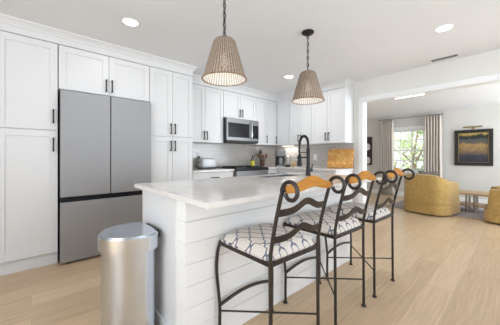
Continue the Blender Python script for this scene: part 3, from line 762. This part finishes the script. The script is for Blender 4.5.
b = bm_(); box(b, -.09, -.11, 0, .09, .11, .03, .006); box(b, -.09, .03, .03, .09, .11, .21, .004); obj('housing', b, 'black', t)
obj('brew_head', box(bm_(), -.097, -.11, .205, .097, .112, .335, .012, 3), 'greysteel', t, True)
obj('base_panel', box(bm_(), -.085, -.114, .004, .085, -.109, .027), 'steel', t)
b = bm_(); lathe(b, [(.052, .032), (.058, .05), (.058, .14), (.04, .175), (.04, .185)], 22, (0, -.04, 0)); obj('carafe', b, 'steel', t, True)
b = bm_(); lathe(b, [(.042, .184), (.042, .20), (.03, .203)], 20, (0, -.04, 0)); tube(b, spline([(.04, -.05, .18), (.085, -.055, .17), (.088, -.055, .09), (.057, -.05, .07)]), .007); obj('carafe_handle', b, 'black', t, True)
t = thing('jar', 'clear glass canister with dark base beside the coffee maker', 'canister', (3.99, 3.27, ZC))
b = bm_(); lathe(b, [(.045, 0), (.05, .004), (.05, .035), (.046, .037)], 22); obj('base', b, 'black', t, True)
b = bm_(); lathe(b, [(.044, .037), (.052, .10), (.053, .19), (.051, .20), (.049, .19), (.048, .10), (.040, .042)], 22, cap=False); obj('glass', b, 'glass', t, True)
b = bm_(); lathe(b, [(.052, .199), (.052, .212), (.02, .218), (.012, .235), (.006, .238)], 22); obj('lid', b, 'chrome', t, True)
t = thing('ceramic_pot', 'small tan ceramic pot on the counter by the faucet', 'pot', (3.99, 3.12, ZC))
b = bm_(); lathe(b, [(.03, 0), (.042, .02), (.045, .06), (.036, .09), (.030, .088), (.038, .06), (.034, .02)], 22); obj('body', b, 'tan', t, True)
b = bm_(); lathe(b, [(.036, .09), (.03, .10), (.008, .108), (.008, .12), (.003, .122)], 20); obj('lid', b, 'tan', t, True)
b = box(bm_(), -.243, -.018, 0, .243, .018, .345, .008, 3)
o = tag(obj('cutting_board', b, 'board', None, True), 'thick end-grain wooden cutting board leaning on the tiled wall', 'cutting board')
o.matrix_world = Matrix.Translation((XB - .098, 2.225, ZC + .004)) @ Matrix.Rotation(-PI / 2, 4, 'Z') @ Matrix.Rotation(math.radians(-10), 4, 'X')
# under-cabinet lights
t = thing('under_cabinet_light', 'slim light bar under the corner cabinet above the coffee maker', 'light', (4.15, 3.40, 1.36), PI / 2)
obj('housing', box(bm_(), -.17, -.015, -.012, .17, .015, -.0005), 'trim', t); obj('lens', box(bm_(), -.16, -.011, -.0135, .16, .011, -.0115), 'lamp', t)
area('under_cabinet_glow', (4.15, 3.40, 1.345), (0, 0, PI / 2), .32, .02, 1.3, (1, .95, .86))

# ------------------------------------------------------------------ lounge
G4 = 'mustard barrel chairs'
def make_barrel(label):
    t = thing('armchair', label, 'armchair', (0, 0, 0), 0, G4)          # faces +x
    a, c = .44, .385
    def pt(th, k=0):                                                   # superellipse plan, th = 0 at the back
        e = 3.6
        x = -(a - k) * math.copysign(abs(math.cos(th)) ** (2 / e), math.cos(th)); y = (c - k) * math.copysign(abs(math.sin(th)) ** (2 / e), math.sin(th))
        return x, y
    b = bmesh.new(); n = 44; T = math.radians(140); R = []
    for i in range(n + 1):
        th = -T + 2 * T * i / n; f = abs(th) / T
        q = max(0, (f - .10) / .90); top = .77 - .20 * q * q * (3 - 2 * q)
        w = .115
        (x0, y0), (x1, y1) = pt(th), pt(th, w)
        xm, ym = (x0 + x1) / 2, (y0 + y1) / 2
        prof = [(x0 * 1.03, y0 * 1.03, .21), (x0 * 1.015, y0 * 1.015, .40), (x0 * 1.01, y0 * 1.01, top - .05), (x0 * .985, y0 * .985, top - .012), (xm, ym, top), (x1 * 1.03, y1 * 1.03, top - .012), (x1, y1, top - .05), (x1, y1, .25)]
        R.append([b.verts.new(p) for p in prof])
    m = len(R[0])
    for p, q in zip(R, R[1:]):
        for k in range(m): b.faces.new((p[k], p[(k + 1) % m], q[(k + 1) % m], q[k]))
    b.faces.new(R[0]); b.faces.new(R[-1][::-1]); bmesh.ops.recalc_face_normals(b, faces=b.faces); obj('barrel_back', b, 'mustard', t, True)
    poly = [pt(2 * PI * i / 60) for i in range(60)]
    obj('skirt', prism(bm_(), [(x * 1.04, y * 1.04) for x, y in poly], .022, .218, .006), 'mustard', t, True)
    obj('skirt_welt', (lambda bb: (tube(bb, [(x * 1.042, y * 1.042, .222) for x, y in poly], .006, 6, True), bb)[1])(bm_()), 'mustard', t, True)
    obj('seat_deck', prism(bm_(), [(x * .93, y * .93) for x, y in poly], .216, .30), 'mustard', t, True)
    b = box(bm_(), -.32, -.265, .30, .40, .265, .43, .04, 4); obj('seat_cushion', b, 'mustard', t, True)
    b = bm_()
    for s in (-1, 1):
        for xx in (-.28, .28): lathe(b, [(.022, 0), (.022, .03)], 12, (xx * .9, s * .22, 0))
    obj('swivel_base', b, 'darkwood', t)
    return t
ch = make_barrel('mustard upholstered barrel armchair with patterned pillow, standing by the window curtain')
ch.location = (6.06, 1.25, .0065); ch.rotation_euler = (0, 0, math.radians(-11))
dup(ch, (6.06, .01, .0065), math.radians(92), 'mustard upholstered barrel armchair cut off by the picture edge, under the painting', G4)
b = bmesh.new(); n = 10; V = {}
for s in (-1, 1):
    for i in range(n + 1):
        for j in range(n + 1):
            u, v = i / n * 2 - 1, j / n * 2 - 1
            th = .06 * max(0, (1 - u ** 4) * (1 - v ** 4)) ** .6
            if abs(u) == 1 or abs(v) == 1:
                if s == 1: V[1, i, j] = b.verts.new((.21 * u * (1 - .08 * (1 - v * v)), 0, .18 * v * (1 - .08 * (1 - u * u))))
                else: V[-1, i, j] = V[1, i, j] if (1, i, j) in V else None
            else: V[s, i, j] = b.verts.new((.21 * u * (1 - .08 * (1 - v * v)), s * th, .18 * v * (1 - .08 * (1 - u * u))))
for i in range(n + 1):
    for j in range(n + 1):
        if V.get((-1, i, j)) is None: V[-1, i, j] = V[1, i, j]
for s in (-1, 1):
    for i in range(n):
        for j in range(n): b.faces.new([V[s, a_, c_] for a_, c_ in ((i, j), (i + 1, j), (i + 1, j + 1), (i, j + 1))])
bmesh.ops.recalc_face_normals(b, faces=b.faces)
o = tag(obj('throw_pillow', b, 'pillow', None, True), 'black and cream patterned throw pillow in the mustard armchair by the window', 'pillow')
o.location = (6.02, 1.27, .655); o.rotation_euler = (math.radians(-14), 0, math.radians(66))
t = thing('coffee_table', 'low wooden table with slim metal legs and shelf between the armchairs', 'table', (6.74, .70, .0065), 0)
tw, td = .36, .28
obj('tabletop', box(bm_(), -td, -tw, .350, td, tw, .39, .005), 'tablewood', t)
obj('shelf', box(bm_(), -td + .05, -tw + .06, .12, td - .05, tw - .06, .145, .004), 'tablewood', t)
for sx in (-1, 1):
    for sy in (-1, 1):
        b = bm_(); tube(b, [(sx * (td - .05), sy * (tw - .3), 0), (sx * (td - .05), sy * (tw - .3), .35)], .018, 10); lathe(b, [(.028, 0), (.028, .010)], 12, (sx * (td - .05), sy * (tw - .3), 0)); obj('leg', b, 'pewter', t, True)
b = prism(bm_(), [(5.95, -.62), (7.5, -.62), (7.5, 2.05), (5.95, 2.05)], .0005, .006, .002)
o = obj('area_rug', b, 'rug'); tag(o, 'grey mauve area rug under the low table', 'rug')
# curtains
def curtain(y0, y1, z0, z1, label):
    b = bmesh.new(); n = 90; rows = 14; g = []; ph = random.random() * 6
    for j in range(rows + 1):
        v = j / rows; row = []
        for i in range(n + 1):
            u = i / n; amp = .028 + .012 * math.sin(v * 2)
            x = XF - .105 + amp * math.sin(u * 2 * PI * 6 + ph + .25 * math.sin(v * 5 + u * 7)) + .008 * math.sin(u * 40 + v * 3)
            mid = (y0 + y1) / 2
            y = mid + (y0 - mid + (y1 - y0) * u) * (1.0 + .10 * (1 - v) ** 1.5 - .03 * math.sin(v * PI))
            row.append(b.verts.new((x, y, z0 + (z1 - z0) * v)))
        g.append(row)
    for p, q in zip(g, g[1:]):
        for i in range(n): b.faces.new((p[i], p[i + 1], q[i + 1], q[i]))
    o = tag(obj('curtain', b, 'linen', None, True), label, 'curtain', 'beige curtains at the window')
    md = o.modifiers.new('thick', 'SOLIDIFY'); md.thickness = .004
curtain(2.47, 2.80, .02, 2.172, 'beige linen curtain panel beside the dark wall rack, far from the painting')
curtain(1.36, 1.73, .02, 2.172, 'beige linen curtain panel beside the landscape painting')
t = thing('curtain_rod', 'thin dark curtain rod with rings above the window', 'curtain rod', (XF - .105, 2.10, 2.19))
b = bm_(); tube(b, [(0, -.74, 0), (0, .74, 0)], .010, 10); obj('rod', b, 'pewter', t, True)
for s in (-1, 1):
    b = bm_(); bb = bm_(); bmesh.ops.create_uvsphere(bb, u_segments=12, v_segments=8, radius=.022); join(b, bb, Matrix.Translation((0, s * .755, 0))); obj('finial', b, 'pewter', t, True)
    b = bm_(); tube(b, [(0, s * .70, -.012), (.105, s * .70, -.012)], .007); obj('bracket', b, 'pewter', t, True)
for base in (-.68, .40):
    for k in range(6):
        y = base + k * .062 - (.0 if base < 0 else -.0)
        b = bm_(); tube(b, [(.02 * math.cos(2 * PI * i / 14), y, .02 * math.sin(2 * PI * i / 14) - .008) for i in range(14)], .0035, 6, True); obj('ring', b, 'pewter', t, True)
# painting and its lamp
PY, PW, PZ0, PZ1 = 1.128, .68, .905, 1.755
t = thing('painting', 'dark-framed landscape painting of a golden field under a yellow sky', 'painting', (XF - .001, PY, PZ0), -PI / 2)
ph = PZ1 - PZ0; fwid = .075
b = bm_()
for (x0, z0, x1, z1) in ((0, 0, PW, fwid), (0, ph - fwid, PW, ph), (0, fwid, fwid, ph - fwid), (PW - fwid, fwid, PW, ph - fwid)): box(b, x0, -.045, z0, x1, 0, z1, .006)
obj('frame', b, 'frame', t)
b = bm_()
for (x0, z0, x1, z1) in ((fwid, fwid, PW - fwid, fwid + .008), (fwid, ph - fwid - .008, PW - fwid, ph - fwid), (fwid, fwid, fwid + .008, ph - fwid), (PW - fwid - .008, fwid, PW - fwid, ph - fwid)): box(b, x0, -.034, z0, x1, -.004, z1)
obj('gold_slip', b, 'gold', t)
obj('canvas', box(bm_(), 0, -.022, 0, PW - 2 * fwid, -.006, ph - 2 * fwid), 'paint', t, loc=(fwid, 0, fwid))
t = thing('picture_light', 'small brass picture light above the landscape painting', 'lamp', (XF - .001, PY - PW / 2, PZ1 + .035), -PI / 2)
b = bm_(); tube(b, spline([(0, 0, .0), (0, -.05, .025), (0, -.13, .03)]), .006); obj('arm', b, 'brass', t, True)
b = bm_(); tube(b, [(-.17, -.13, .022), (.17, -.13, .022)], .018, 12); obj('shade', b, 'brass', t, True)
obj('wall_plate', box(bm_(), -.03, -.01, -.03, .03, 0, .01, .003), 'brass', t)
# dark rack with plates
t = thing('plate_rack', 'dark wooden wall rack holding white plates, half hidden by the opening casing', 'wall rack', (XF - .001, 3.42, .86), -PI / 2)
b = bm_(); rwid = .325; rh = .86
box(b, 0, -.02, 0, rwid, 0, rh); box(b, 0, -.06, 0, .03, 0, rh); box(b, rwid - .03, -.06, 0, rwid, 0, rh); box(b, 0, -.08, rh - .03, rwid, 0, rh, .004); box(b, 0, -.06, rh / 2 - .015, rwid, 0, rh / 2 + .015); box(b, 0, -.07, 0, rwid, 0, .03, .004)
obj('rack', b, 'darkwood', t)
for z, lab in ((.445, 'round white plate on the upper shelf of the dark wall rack'), (.03, 'round white plate on the lower shelf of the dark wall rack')):
    b = bm_(); lathe(b, [(.03, 0), (.06, .002), (.105, .014), (.107, .017), (.06, .006), (.0, .005)][::-1], 30, cap=False)
    o = tag(obj('plate', b, 'china', None, True), lab, 'plate', 'white plates in the wall rack')
    md = o.modifiers.new('thick', 'SOLIDIFY'); md.thickness = .003
    o.matrix_world = Matrix.Translation((XF - .036, 3.42 - rwid / 2 - .04, .86 + z + .108)) @ Matrix.Rotation(-PI / 2, 4, 'Y')

# ------------------------------------------------------------------ garden beyond the window
def tree(label, loc, h, r, leaf, trunk_h, seed, n=900, cat='tree', name='garden_tree'):
    rnd = random.Random(seed); t = thing(name, label, cat, (*loc, -.3))
    b = bm_(); tube(b, spline([(0, 0, 0), (.08, .05, trunk_h * .5), (-.03, .1, trunk_h), (.1, -.1, h * .8)]), [.12 * (1 - .75 * k / 24) for k in range(25)], 8); 
    for k in range(5):
        a = rnd.random() * 6.3; tube(b, [(0, 0, trunk_h * (.6 + .1 * k)), (math.cos(a) * r * .5, math.sin(a) * r * .5, trunk_h * (.8 + .12 * k) + .3)], .035, 6)
    obj('trunk', b, 'bark', t, True)
    b = bmesh.new()
    blobs = [(rnd.uniform(-.6, .6) * r, rnd.uniform(-.6, .6) * r, rnd.uniform(trunk_h * .7, h - .2)) for _ in range(14)]
    for k in range(n):
        c = Vector(rnd.choice(blobs)) + Vector((rnd.gauss(0, .3), rnd.gauss(0, .3), rnd.gauss(0, .26))) * r * .7
        s = rnd.uniform(.05, .12); d1 = Vector((rnd.gauss(0, 1), rnd.gauss(0, 1), rnd.gauss(0, 1))).normalized(); d2 = d1.orthogonal().normalized()
        b.faces.new([b.verts.new(c + d1 * s * p + d2 * s * q) for p, q in ((1, 0), (.2, .45), (-1, 0), (.2, -.45))])
    obj('foliage', b, leaf, t)
tree('fresh green tree outside the window, behind the middle panes', (13.6, 3.4), 3.6, 1.2, 'leafa', 1.2, 3)
tree('pale sunlit tree outside the window, nearest the dark wall rack side', (15.5, 6.4), 4.0, 1.3, 'leafb', 1.6, 4)
tree('dark leafy tree outside the window, beside the painting-side curtain', (11.3, 1.75), 3.8, .8, 'leafc', 1.3, 5, 700)
tree('low dark green bush outside the window at sill height', (9.6, 2.45), 1.15, .45, 'leafc', .3, 6, 420, 'bush', 'garden_bush')
tree('tall pale green tree far beyond the window', (21, 5.4), 6, 2.6, 'leafb', 2, 8, 1300)
tree('bright low shrub outside the window beneath the pale tree', (11.0, 3.55), 1.5, .6, 'leafb', .4, 9, 500, 'bush', 'garden_bush')
